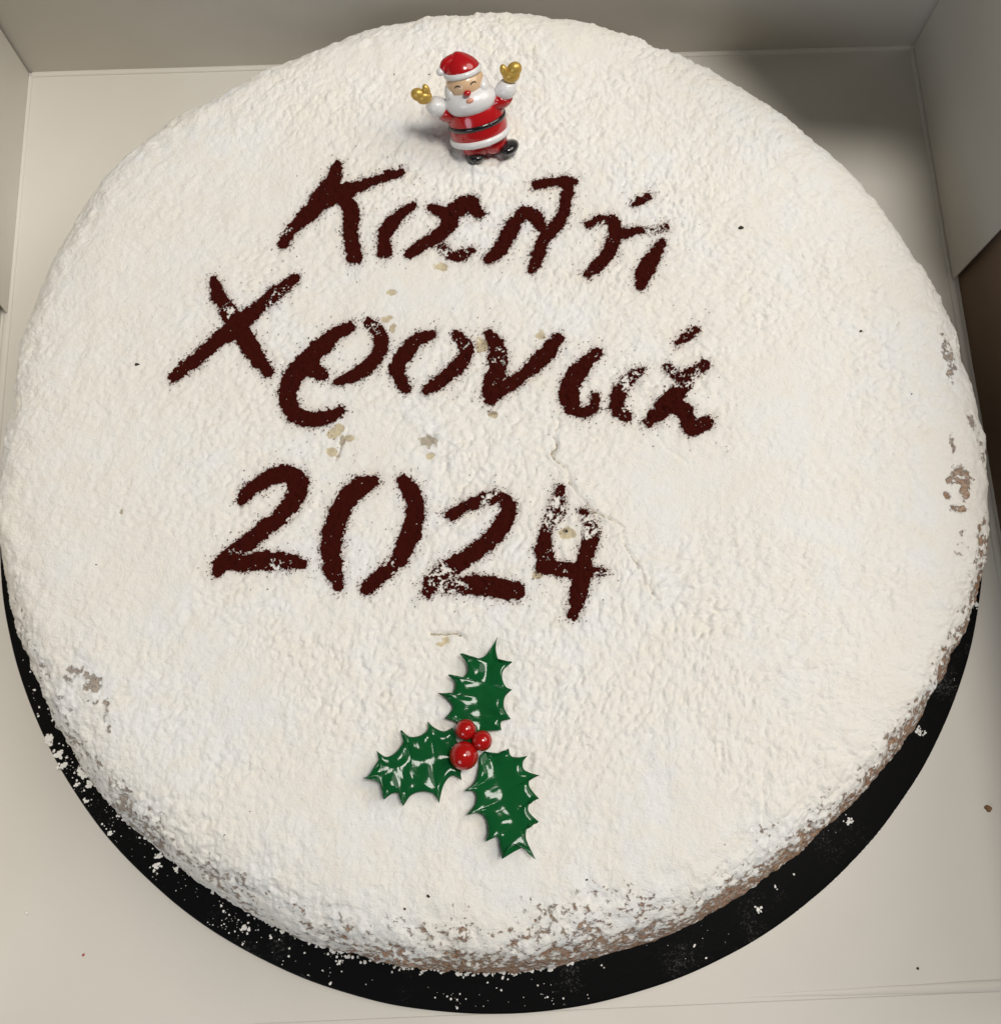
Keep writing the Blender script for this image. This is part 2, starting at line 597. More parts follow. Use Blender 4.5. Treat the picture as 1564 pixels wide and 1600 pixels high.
def crack_dist(X, Y, pts):
    """distance and side, computed only near the crack"""
    P = np.asarray(pts)
    near = (X > P[:, 0].min() - .012) & (X < P[:, 0].max() + .012) & (Y > P[:, 1].min() - .012) & (Y < P[:, 1].max() + .012)
    d, sd = np.full(np.shape(X), 1.0), np.zeros(np.shape(X))
    if near.any():
        d[near], sd[near] = seg_dist(X[near], Y[near], pts)
    return d, sd


def disp(X, Y, Z):
    """relief of the sugar, metres along the surface normal"""
    r = np.hypot(X - CX, Y - CY)
    rim = sstep(.122, .145, r)
    left = sstep(.02, .13, -(X - CX) * .9 + (Y - CY) * .25)
    amp = (1 - .55 * left) * (1 - 0.35 * sstep(.07, .13, X - CX)) * np.clip(0.72 + 0.60 * vnoise(X, Y, Z, .030, 90) + .30 * vnoise(X, Y, Z, .010, 93), .22, 1.5)
    d = .0007 * fbm(X, Y, Z, .045, 2, 11)
    d = d + .00045 * fbm(X, Y, Z, .010, 2, 21)
    # slightly streaked lumps of compacted powder
    c, s = math.cos(.95), math.sin(.95)
    U, V = (c * X + s * Y) * .62, -s * X + c * Y
    d = d + amp * .00056 * fbm(U, V, Z, .0023, 2, 31)
    d = d + amp * .00050 * np.abs(fbm(U, V, Z, .0017, 2, 37))
    d = d + amp * .00062 * fbm(X, Y, Z, .00125, 2, 41)
    # crumbly shoulder
    d = d + rim * (.0010 * fbm(X, Y, Z, .012, 3, 51) + .0007 * fbm(X, Y, Z, .0036, 3, 61))
    q = np.hypot(X - FOOT[0], (Y - FOOT[1]) * 1.25)                       # powder pushed up round the figurine's feet
    d = d + .0011 * np.exp(-((q - .0078) / .0024) ** 2) - .0006 * np.exp(-(q / .005) ** 2)
    XW, YW = warp(X, Y)
    for pts, wd, dep, step in CRACKS:
        dd, sd = crack_dist(XW, YW, pts)
        d = d - 1.5 * dep * np.exp(-(dd / wd) ** 2)
        if step:
            d = d + .55 * step * np.where(sd < 0, 0, 1) * np.exp(-dd / .003) * sstep(0, .0004, dd)
    return d


CR = [(p, blob) for p in CRUST]
NG = 960
g = np.linspace(-1, 1, NG)
a, b = np.meshgrid(g, g, indexing='xy')
# concentric map of the square grid onto the disc: even spacing over the whole cake
big = np.abs(a) >= np.abs(b)
with np.errstate(divide='ignore', invalid='ignore'):
    rr = np.where(big, np.abs(a), np.abs(b))
    ph = np.arctan2(b, a)
    phq = np.where(big, np.where(a >= 0, 0, math.pi) + (math.pi / 4) * np.where(a == 0, 0, b / a), np.where(b >= 0, math.pi / 2, -math.pi / 2) - (math.pi / 4) * np.where(b == 0, 0, a / b))
ph = np.arctan2(np.sin(phq), np.cos(phq))
s = rr * ARC
r0, z0 = prof(s)
k = 1 + (kfac(ph) - 1) * sstep(.05, .14, r0)
k = k * (1 - sstep(.041, .030, z0) * .012 * (np.exp(-((ph + .2) / .35) ** 2) + np.exp(-((np.abs(ph) - math.pi + .2) / .35) ** 2) * (ph < 0) + np.exp(-((math.pi - ph) / .2) ** 2) * (ph > 0) * .7))
r1, z1 = prof(np.minimum(s + .0008, ARC))
r2, z2 = prof(np.maximum(s - .0008, 0))
tr, tz = r1 - r2, z1 - z2
tl = np.hypot(tr, tz)
nr, nz = -tz / tl, tr / tl
X = CX + r0 * k * np.cos(ph)
Y = CY + r0 * k * np.sin(ph)
Z = z0.copy()
dn = disp(X, Y, Z)

halo = np.zeros_like(X)      # filled by the lettering below
tan = np.zeros_like(X)
grey = np.zeros_like(X)
XW, YW = warp(X, Y)
ckn = .75 + .5 * vnoise(X, Y, Z, .006, 145)
for pts, wd, dep, step in CRACKS:
    grey = np.maximum(grey, np.exp(-(crack_dist(XW, YW, pts)[0] / .00026) ** 2) * (dep > .00025) * ckn)
topm = nz > .25
tn = .8 * fbm(X, Y, Z, .0034, 3, 151, .7)
for t in TAN:
    bl = blob(X, Y, *t)
    tan = np.maximum(tan, np.clip(bl + .3 + tn * (bl > -1), 0, 1) * topm)
for t in GREY:
    bl = blob(X, Y, *t)
    grey = np.maximum(grey, np.clip(bl + .35 + tn * (bl > -1), 0, 1) * topm)
crust = np.zeros_like(X)
for px, py, rx, ry, st in CRUST:
    c = on_cake(px, py)
    mm = pxm(px, py)
    q = np.hypot((X - c[0]) / (rx * mm), (Y - c[1]) / (ry * mm))
    q = q + .75 * fbm(X, Y, Z, .0055, 3, 131, .7)
    crust = np.maximum(crust, st * sstep(1.3, .4, q))
deg = np.degrees(ph)
low = sstep(-178, -150, deg) * sstep(4, -14, deg)           # the near half of the rim
brown = sstep(-118, -95, deg) * sstep(-6, -14, deg)         # near right: little sugar at the foot
patch = .5 + .5 * fbm(X, Y, Z, .022, 2, 71)
fine = fbm(X, Y, Z, .006, 2, 75)
shoulder = sstep(.1335, .1465, r0) * (s < ARC)
crust = np.maximum(crust, low * shoulder * (.10 + .46 * patch + .24 * fine))
crust = np.maximum(crust, brown * sstep(.1375, .1490, r0 + .0028 * fine + .0022 * (patch - .5)) * (.50 + .3 * patch))
crust = np.maximum(crust, brown * (.95) * sstep(.0245, .0185, z0 + .003 * fine))
crust = np.maximum(crust, low * sstep(.122, .141, r0) * sstep(-130, -85, deg) * sstep(-35, -75, deg) * (.08 + .42 * patch + .2 * fine))
crust = np.maximum(crust, .95 * sstep(.0065, .0045, z0) * (r0 > .14))
dn = dn - .00045 * sstep(.35, .7, crust + .5 * fine * (crust > .05)) - .00025 * sstep(.3, .8, tan + grey)

# ---- cocoa lettering: hand-cut stencil strokes, (x, y, half-width) in close-up pixels
C3, C4, C5 = (400, 230, 2.2343), (230, 410, 1.7), (300, 700, 2.2343)
LET = [
    ('cocoa letter capital kappa, first of the top word', C3,
     [[(97, 342, 15), (130, 285, 21), (195, 225, 33), (240, 165, 38), (272, 110, 27), (287, 66, 13)], [(215, 205, 30), (270, 170, 36), (325, 160, 30)],
      [(300, 158, 32), (365, 140, 21), (430, 115, 19), (508, 88, 12)], [(305, 180, 28), (335, 230, 27), (332, 300, 27), (345, 388, 27)]],
     [(120, 300, 30, .35), (440, 110, 30, .15)]),
    ('cocoa letter alpha in the top word', C3,
     [[(545, 208, 15), (490, 248, 22), (450, 310, 24), (452, 368, 25)], [(612, 212, 15), (655, 230, 24), (695, 230, 28), (740, 195, 30), (775, 232, 22)],
      [(690, 225, 30), (665, 285, 27), (605, 330, 24), (540, 372, 17)], [(650, 350, 15), (680, 375, 17), (710, 380, 19), (752, 360, 13)]],
     [(665, 360, 45, .45), (725, 370, 35, .35)]),
    ('cocoa letter lambda in the top word', C3,
     [[(975, 132, 13), (1030, 125, 18), (1085, 122, 20), (1108, 122, 14)], [(1092, 122, 20), (1082, 190, 17), (1062, 250, 20), (1028, 290, 25), (1000, 330, 22), (985, 380, 22), (965, 425, 15)],
      [(1000, 280, 22), (972, 242, 24), (937, 232, 24), (905, 262, 24), (880, 310, 25), (850, 360, 25), (812, 392, 19)]],
     [(1040, 300, 40, .3), (970, 415, 30, .35), (1095, 120, 30, .2)]),
    ('cocoa letter accented eta, last of the top word', C3,
     [[(1316, 205, 6), (1340, 190, 11), (1368, 174, 11)], [(1160, 268, 14), (1195, 256, 14), (1238, 256, 17), (1252, 282, 20), (1248, 322, 25), (1230, 370, 23), (1195, 410, 21), (1160, 445, 15)],
      [(1255, 310, 18), (1290, 302, 18), (1340, 292, 13), (1390, 292, 8), (1430, 282, 12)], [(1415, 335, 17), (1385, 385, 25), (1355, 440, 28), (1340, 485, 17)]],
     [(1345, 190, 45, .2), (1400, 285, 60, .5), (1200, 265, 40, .3), (1180, 430, 40, .25)]),
    ('cocoa letter capital chi, first of the middle word', C4,
     [[(178, 50, 9), (192, 90, 19), (220, 135, 21), (250, 180, 25), (285, 240, 22), (322, 292, 15)], [(395, 45, 10), (350, 80, 19), (300, 120, 20), (245, 170, 26), (190, 210, 21), (130, 260, 19), (72, 308, 13)]],
     [(215, 130, 30, .42), (340, 90, 60, .36), (160, 240, 30, .2)]),
    ('cocoa letter rho with a hooked foot in the middle word', C4,
     [[(540, 170, 15), (490, 200, 22), (440, 250, 26), (395, 300, 29), (375, 350, 23), (390, 400, 21), (430, 418, 20), (480, 410, 18), (515, 392, 8)], [(440, 285, 22), (470, 300, 13)],
      [(590, 162, 12), (615, 188, 17), (620, 230, 19), (595, 270, 19), (550, 300, 17), (505, 318, 9)]],
     [(600, 175, 35, .35)]),
    ('cocoa letter omicron in the middle word', C4,
     [[(757, 193, 12), (710, 215, 19), (675, 260, 21), (667, 300, 19), (690, 335, 12)], [(825, 198, 13), (850, 230, 17), (835, 270, 19), (790, 310, 19), (745, 342, 12)]],
     [(720, 200, 40, .25), (835, 215, 30, .38)]),
    ('cocoa letter nu in the middle word', C4,
     [[(908, 192, 11), (928, 230, 21), (932, 280, 23), (915, 330, 24), (910, 365, 15)], [(918, 352, 20), (970, 320, 19), (1020, 285, 19), (1060, 245, 21), (1090, 208, 15)]],
     [(935, 250, 40, .36), (930, 330, 40, .25)]),
    ('cocoa letter iota in the middle word', C4,
     [[(1192, 240, 15), (1160, 275, 21), (1125, 320, 23), (1120, 370, 23), (1150, 398, 16), (1180, 390, 16), (1190, 358, 10)]],
     [(1180, 245, 35, .2)]),
    ('worn cocoa letter accented alpha ending the middle word', C4,
     [[(1312, 288, 9), (1275, 315, 15), (1253, 350, 17), (1248, 390, 18), (1272, 412, 14)], [(1480, 275, 13), (1435, 305, 15), (1415, 340, 19), (1380, 380, 24), (1332, 425, 13)],
      [(1380, 283, 9), (1415, 305, 14)], [(1395, 375, 20), (1430, 398, 20), (1442, 440, 20), (1488, 425, 16)], [(1408, 217, 7), (1438, 192, 12), (1460, 180, 8)]],
     [(1285, 310, 50, .45), (1255, 390, 30, .3), (1430, 300, 65, .42), (1435, 195, 45, .22), (1470, 400, 30, .3), (1340, 420, 30, .25)]),
    ('cocoa digit two with wide looped top, first of the year', C5,
     [[(180, 185, 13), (200, 150, 22), (260, 112, 27), (320, 92, 29), (370, 112, 30), (368, 162, 28), (320, 230, 29), (250, 290, 27), (180, 340, 26), (110, 400, 25), (90, 440, 13)],
      [(110, 400, 26), (180, 402, 25), (260, 395, 28), (330, 400, 27), (390, 405, 11)]],
     [(320, 410, 70, .4), (160, 370, 40, .28), (110, 420, 40, .25)]),
    ('cocoa digit zero of two curved strokes', C5,
     [[(635, 115, 21), (575, 145, 36), (525, 210, 32), (495, 290, 35), (485, 370, 34), (500, 440, 26), (515, 485, 11)], [(735, 115, 20), (770, 160, 28), (780, 230, 29), (760, 310, 30), (730, 380, 27), (680, 430, 22), (612, 487, 22)]],
     [(695, 415, 45, .42), (525, 430, 30, .15)]),
    ('cocoa digit two with speckled foot, third of the year', C5,
     [[(905, 235, 19), (950, 205, 18), (1000, 185, 20), (1070, 175, 22), (1105, 202, 24), (1095, 250, 25), (1050, 310, 28), (980, 370, 28), (900, 420, 28), (840, 470, 25), (820, 510, 12)],
      [(850, 480, 22), (920, 480, 24), (1000, 478, 32), (1070, 490, 34), (1128, 500, 28)]],
     [(880, 475, 90, .52), (1040, 180, 60, .38), (1130, 500, 30, .2)]),
    ('speckled worn cocoa digit four ending the year', C5,
     [[(1285, 145, 10), (1275, 210, 26), (1250, 260, 20), (1235, 300, 17), (1230, 360, 28), (1240, 400, 24)], [(1222, 415, 20), (1300, 425, 25), (1380, 430, 22), (1442, 435, 10)],
      [(1365, 222, 13), (1392, 270, 20), (1390, 320, 26), (1375, 370, 26), (1370, 430, 23), (1350, 500, 27), (1330, 580, 15)]],
     [(1270, 230, 90, .56), (1385, 270, 75, .5), (1240, 360, 50, .3), (1430, 430, 50, .42), (1290, 430, 50, .28)]),
]
LETTERS = []
CELL = .00026
for lab, (ox, oy, sc), strokes, wear in LET:
    polys = []
    for st in strokes:
        q = catmull(st, 4)
        P, W = [], []
        for x, y, hw in q:
            px, py = ox + x / sc, oy + y / sc
            c = on_cake(px, py)
            P.append((c[0], c[1]))
            W.append(hw / sc * .00018)
        polys.append((np.array(P), np.array(W)))
    allp = np.vstack([p for p, _ in polys])
    lo, hi = allp.min(0) - .009, allp.max(0) + .009
    nx, ny = int((hi[0] - lo[0]) / CELL), int((hi[1] - lo[1]) / CELL)
    gx, gy = np.meshgrid(lo[0] + np.arange(nx + 1) * CELL, lo[1] + np.arange(ny + 1) * CELL, indexing='ij')
    cx, cyy = gx[:-1, :-1] + CELL / 2, gy[:-1, :-1] + CELL / 2
    d = np.full(cx.shape, 1e9)
    dh = np.full(X.shape, 1e9)
    near = (X > lo[0]) & (X < hi[0]) & (Y > lo[1]) & (Y < hi[1]) & topm
    hx, hy = X[near], Y[near]
    hd = np.full(hx.shape, 1e9)
    for P, W in polys:
        d = np.minimum(d, seg_dist(cx, cyy, P, W)[0])
        hd = np.minimum(hd, seg_dist(hx, hy, P, W)[0])
    zz = np.zeros_like(cx)
    edge = .00075 * fbm(cx, cyy, zz, .0034, 3, 101) + .00050 * vnoise(cx, cyy, zz, .0009, 111) - .00018
    f = d + edge
    wr = np.zeros_like(cx)
    for x, y, rad, stg in wear:
        c = on_cake(ox + x / sc, oy + y / sc)
        q = np.hypot(cx - c[0], cyy - c[1]) / (rad / sc * .00018)
        wr = np.maximum(wr, stg * sstep(1.25, .45, q))
    wn = .5 + .85 * fbm(cx, cyy, zz, .0021, 4, 121, .95)
    keep = (f < 0) & (wn > wr * 1.14 - .03) | ((f < 0) & (wn > .93))
    rnd = rng.random(cx.shape)
    keep |= (f >= 0) & (rnd < .36 * np.exp(-np.maximum(f, 0) / .00045) + .012 * np.exp(-np.maximum(f, 0) / .0022))
    keep &= ~((f < -.0002) & (rnd < .004))
    ii, jj = np.nonzero(keep)
    hz = ztop(gx, gy)
    hz = hz + disp(gx, gy, hz) + .00026 + .00012 * rng.random(gx.shape)
    idx = lambda i, j: i * (ny + 1) + j
    F = np.stack([idx(ii, jj), idx(ii + 1, jj), idx(ii + 1, jj + 1), idx(ii, jj + 1)], 1)
    used, inv = np.unique(F, return_inverse=True)
    jit = (rng.random((len(used), 2)) - .5) * CELL * .7
    V = np.stack([gx.ravel()[used] + jit[:, 0], gy.ravel()[used] + jit[:, 1], hz.ravel()[used]], 1)
    LETTERS.append((lab, V, inv.reshape(F.shape)))
    hv = np.where(hd > -.0001, np.exp(-np.maximum(hd, 0) / .0011), .12)
    hh = halo[near]
    halo[near] = np.maximum(hh, hv)
    under = np.zeros_like(X)

XX, YY, ZZ = X + dn * nr * np.cos(ph), Y + dn * nr * np.sin(ph), Z + dn * nz
I, J = np.meshgrid(np.arange(NG - 1), np.arange(NG - 1), indexing='ij')
i0 = (I * NG + J).ravel()
F = np.stack([i0, i0 + 1, i0 + NG + 1, i0 + NG], 1)
cake = empty('cake', (CX, CY, .0036))
tag(cake, 'round cake thickly covered in icing sugar with dark cocoa lettering on top', 'cake')
O = np.array([CX, CY, .0036])
me = mesh_np('sugared_cake', np.stack([XX.ravel(), YY.ravel(), ZZ.ravel()], 1) - O, F)
for n_, v_ in (('crust', crust), ('tan', tan), ('grey', grey), ('halo', halo), ('warm', np.maximum(brown, low * sstep(-125, -105, deg)))):
    fattr(me, n_, v_)
link('sugared_cake', me, M_cake, cake)
for lab, V, Fq in LETTERS:
    o = link('cocoa_letter', mesh_np('cocoa_letter', V - O, Fq, False), M_cocoa, cake)
    o['label'] = lab


def lumps(name, items, mats, origin, parent=None, sub=1, smooth=True):
    """irregular crumbs joined in one mesh: items = (x, y, z, r, flatten)"""
    base = bmesh.new()
    bmesh.ops.create_icosphere(base, subdivisions=sub, radius=1.0)
    bv = np.array([v.co[:] for v in base.verts])
    bf = np.array([[v.index for v in f.verts] for f in base.faces])
    base.free()
    Vs, Fs, n = [], [], 0
    for (x, y, z, r, fl) in items:
        q = bv * (1 + (rng.random((len(bv), 1)) - .5) * .75)
        a = rng.random() * 6.28
        st = .75 + .6 * rng.random()
        q = np.stack([(q[:, 0] * math.cos(a) - q[:, 1] * math.sin(a)) * st, q[:, 0] * math.sin(a) + q[:, 1] * math.cos(a), q[:, 2] * fl], 1) * r
        Vs.append(q + np.array([x, y, z + r * fl * .45]) - origin)
        Fs.append(bf + n)
        n += len(bv)
    me = mesh_np(name, np.vstack(Vs), np.vstack(Fs), smooth)
    return link(name, me, mats, parent)


def surf(px, py):
    c = on_cake(px, py)
    return c[0], c[1], c[2] + float(disp(np.array([c[0]]), np.array([c[1]]), np.array([c[2]]))[0])


sp = []
for px, py, r in [(1158, 357, 5.5), (215, 570, 5), (1345, 517, 5), (1349, 519, 3), (1424, 616, 3), (1092, 350, 2.5), (672, 117, 3), (617, 117, 3.5), (480, 270, 2.5), (785, 119, 2.5), (836, 121, 3),
                  (1068, 264, 2.5), (1063, 1330, 3), (1086, 1355, 2.6), (1075, 1371, 2.4), (917, 1375, 2.5), (1261, 960, 2.5), (660, 1112, 2), (150, 882, 3), (980, 834, 2.5), (478, 775, 2),
                  (1120, 697, 2), (908, 984, 2), (1040, 1010, 1.6), (390, 690, 1.6), (420, 550, 2), (1005, 690, 1.6), (352, 1305, 3), (392, 1268, 3), (885, 830, 3), (420, 1225, 2.2), (670, 1400, 3.5), (632, 1420, 4)]:
    x, y, z = surf(px, py)
    sp.append((x, y, z - .0002, r * .00018 * (.9 if r > 4 else .72), .4))
tag(lumps('dark_speck', sp, M_speck, O, cake), kind='stuff')

# ------------------------------------------------------------------ icing sugar fallen on the black board
items = []
big = [(75, 1160, 5), (84, 1124, 4), (78, 1155, 10), (92, 1180, 9), (100, 1195, 8), (128, 1208, 9), (140, 1226, 8), (120, 1226, 5), (135, 1252, 5), (160, 1288, 4), (188, 1270, 6), (165, 1310, 5), (248, 1338, 6), (244, 1352, 6),
       (276, 1360, 5), (19, 950, 4), (18, 913, 4), (383, 1450, 7), (350, 1424, 4), (346, 1415, 4), (424, 1465, 4), (530, 1503, 5), (378, 1478, 3), (515, 1541, 4), (452, 1494, 3), (1325, 1284, 6), (1211, 1386, 4), (1184, 1421, 5), (1436, 1142, 6), (1445, 1145, 4), (1085, 1477, 4),
       (1240, 1366, 3), (1525, 945, 5), (940, 1508, 3), (55, 1122, 3), (62, 1105, 3), (714, 1575, 3), (714, 1562, 2.5), (728, 1561, 2.5), (880, 1560, 2.5), (855, 1558, 3), (80, 1090, 4)]
for px, py, r in big:
    p = at(px, py, BZ)
    vb = np.array([p[0] - BC[0], p[1] - BC[1]])
    vb *= min(1, (BR - .0012) / np.hypot(*vb))
    for k in range(3 if r < 5 else 16):
        q = rng.normal(size=2) * r * .00009 * (0 if k == 0 else 1)
        items.append((BC[0] + vb[0] + q[0], BC[1] + vb[1] + q[1], BZ - .00005, r * .00017 * (.62 if k == 0 else .12 + .33 * rng.random()), .45))
cl = [(110, 1215, 45, 55, 260), (190, 1290, 45, 50, 110), (390, 1440, 70, 40, 170), (270, 1370, 50, 40, 60), (50, 1090, 25, 60, 45), (500, 1500, 80, 40, 70), (720, 1555, 70, 20, 35), (870, 1560, 70, 20, 30), (1100, 1470, 130, 30, 30), (1300, 1330, 120, 100, 25), (1480, 1060, 50, 100, 18)]
for px, py, sx, sy, n in cl:
    for k in range(int(n * .6)):
        p = at(px + rng.normal() * sx * .6, py + rng.normal() * sy * .6, BZ)
        rb = math.hypot(p[0] - BC[0], p[1] - BC[1])
        rc = math.hypot(p[0] - CX, p[1] - CY)
        if rb < BR - .001 and rc > .1515:
            items.append((p[0], p[1], BZ, (.00009 + .00026 * rng.random() ** 3), .5))
for k in range(420):                                      # fringe of sugar along the foot of the cake
    a = math.radians(-175 + rng.random() * 95)
    rr_ = .1535 * float(kfac(np.array([a]))[0]) + abs(rng.normal()) * .0008
    items.append((CX + rr_ * math.cos(a), CY + rr_ * math.sin(a), BZ, .0002 + .0005 * rng.random() ** 2, .7))
tag(lumps('fallen_sugar', items, M_sugar, np.zeros(3), smooth=False), 'icing sugar crumbs scattered on the black board rim', 'sugar crumbs', kind='stuff')

# sugar caught on the board's lower right edge
items = []
for k in range(340):
    a = math.radians(-62 + rng.random() * 34)
    rr_ = BR - .0004 + rng.normal() * .0002
    items.append((BC[0] + rr_ * math.cos(a), BC[1] + rr_ * math.sin(a), BZ - .0006, .00012 + .00022 * rng.random(), .7))
tag(lumps('edge_sugar', items, M_sugar, np.zeros(3)), 'thin line of sugar along the lower right edge of the board', 'sugar crumbs', kind='stuff')

# ------------------------------------------------------------------ crumbs on the floor of the box
for name, px, py, r, mt, lab in (('crumb', 1543, 1263, 4.5, M_crumb, 'golden brown cake crumb on the white box floor at the right edge'),
                                 ('crumb', 131, 1492, 2.0, mat('red_crumb', (.4, .08, .06), .8), 'tiny reddish crumb on the white box floor at lower left'),
                                 ('crumb', 43, 1426, 2.2, M_sugar, 'tiny white sugar crumb on the box floor near the left edge'),
                                 ('crumb', 1433, 1513, 1.8, M_speck, 'tiny dark crumb on the white box floor at lower right')):
    p = at(px, py, 0)
    o = lumps(name, [(0, 0, 0, r * .0002, .7)], mt, np.zeros(3), sub=2)
    o.location = (p[0], p[1], .00005)
    tag(o, lab, 'crumb')

# ------------------------------------------------------------------ holly
M_leaf = mat('green_plastic', (0.006, 0.1, 0.024), 0.10, **{'Coat Weight': 0.06, 'Coat Roughness': 0.08, 'Subsurface Weight': 0.0})
M_leaf.node_tree.nodes['Principled BSDF'].inputs['Specular IOR Level'].default_value = 0.2
add_noise_bump(M_leaf, 320, 0.06, 0.0008, 2, (60, (0.004, 0.066, 0.018), (0.008, 0.108, 0.029)))
M_berry = mat('red_plastic_berry', (0.40, 0.008, 0.007), 0.15, **{'Coat Weight': 0.4, 'Coat Roughness': 0.05})
add_noise_bump(M_berry, 300, 0.05, 0.0005, 2)


def hp(x, y, dz=.0):
    px, py = 540 + x / 3.903, 960 + y / 3.903
    z = .047
    for _ in range(4):
        p = at(px, py, z + dz)
        z = float(ztop(p[0], p[1]))
    return np.array([p[0], p[1], z + dz])


hc = hp(770, 790)
holly = empty('holly_decoration', hc)
tag(holly, 'glossy green plastic holly sprig with three red berries on the sugared cake', 'decoration')
S = 1  # marks a spine
LEAVES = [
    dict(mid=[(815, 715), (832, 600), (842, 480), (872, 330), (925, 143)],
         A=[(750, 700), (690, 665), (608, 632, S), (652, 570), (622, 522), (560, 480, S), (640, 492), (668, 425), (625, 373, S), (700, 395), (745, 350), (738, 300), (698, 247, S), (780, 270), (843, 260), (877, 220), (905, 178), (925, 143, S)],
         B=[(890, 712), (950, 708, S), (950, 655), (1007, 640, S), (968, 570), (972, 505), (1014, 462, S), (975, 440), (955, 390), (965, 340), (1014, 299, S), (940, 287), (919, 228), (918, 182), (925, 143, S)],
         z=(.0018, .0034)),
    dict(mid=[(705, 850), (600, 872), (480, 897), (330, 940), (113, 1000)],
         A=[(680, 770), (655, 690, S), (600, 712), (545, 692), (502, 655, S), (500, 705), (450, 742), (390, 745), (343, 705, S), (358, 760), (320, 830), (255, 870), (197, 836, S), (214, 870), (182, 926), (147, 982), (113, 1000, S)],
         B=[(700, 930), (708, 1012, S), (650, 985), (600, 1040), (572, 1150, S), (535, 1095), (465, 1082), (400, 1105), (357, 1167, S), (335, 1098), (290, 1092), (245, 1127, S), (234, 1058), (192, 1017), (150, 1006), (113, 1000, S)],
         z=(.0018, .0044)),
    dict(mid=[(850, 835), (910, 950), (965, 1080), (1035, 1245), (1157, 1490)],
         A=[(830, 850), (815, 870), (808, 940), (785, 1020), (726, 1077, S), (785, 1085), (792, 1150), (740, 1224, S), (805, 1212), (852, 1245), (868, 1320), (854, 1383, S), (885, 1358), (930, 1362), (942, 1410), (953, 1488, S), (985, 1420), (1035, 1405), (1085, 1430), (1128, 1472), (1157, 1490, S)],
         B=[(890, 842), (950, 845), (995, 822, S), (1008, 862), (1055, 872), (1110, 863, S), (1082, 900), (1092, 950), (1180, 983, S), (1128, 1000), (1120, 1050), (1177, 1123, S), (1125, 1145), (1115, 1200), (1174, 1262, S), (1115, 1285), (1098, 1350), (1110, 1405), (1136, 1462), (1157, 1490, S)],
         z=(.0018, .0042)),
]


def side_curve(base, lst, dz):
    """dense outline: curved between spines, sharp at them; returns points and a 0..1 'spine' weight"""
    runs, cur = [], [(base[0], base[1])]
    for p in lst:
        cur.append((p[0], p[1]))
        if len(p) == 3:
            runs.append(cur)
            cur = [(p[0], p[1])]
    P, W = [], []
    for r_ in runs:
        c = catmull(r_, 7) if len(r_) > 2 else np.array([np.array(r_[0]) + (np.array(r_[1]) - np.array(r_[0])) * t for t in np.linspace(0, 1, 8)])
        for i, q in enumerate(c[(1 if P else 0):]):
            P.append(q)
        W += [0] * (len(c) - (1 if W else 0) - 1) + [1]
    return np.array(P), np.array(W)


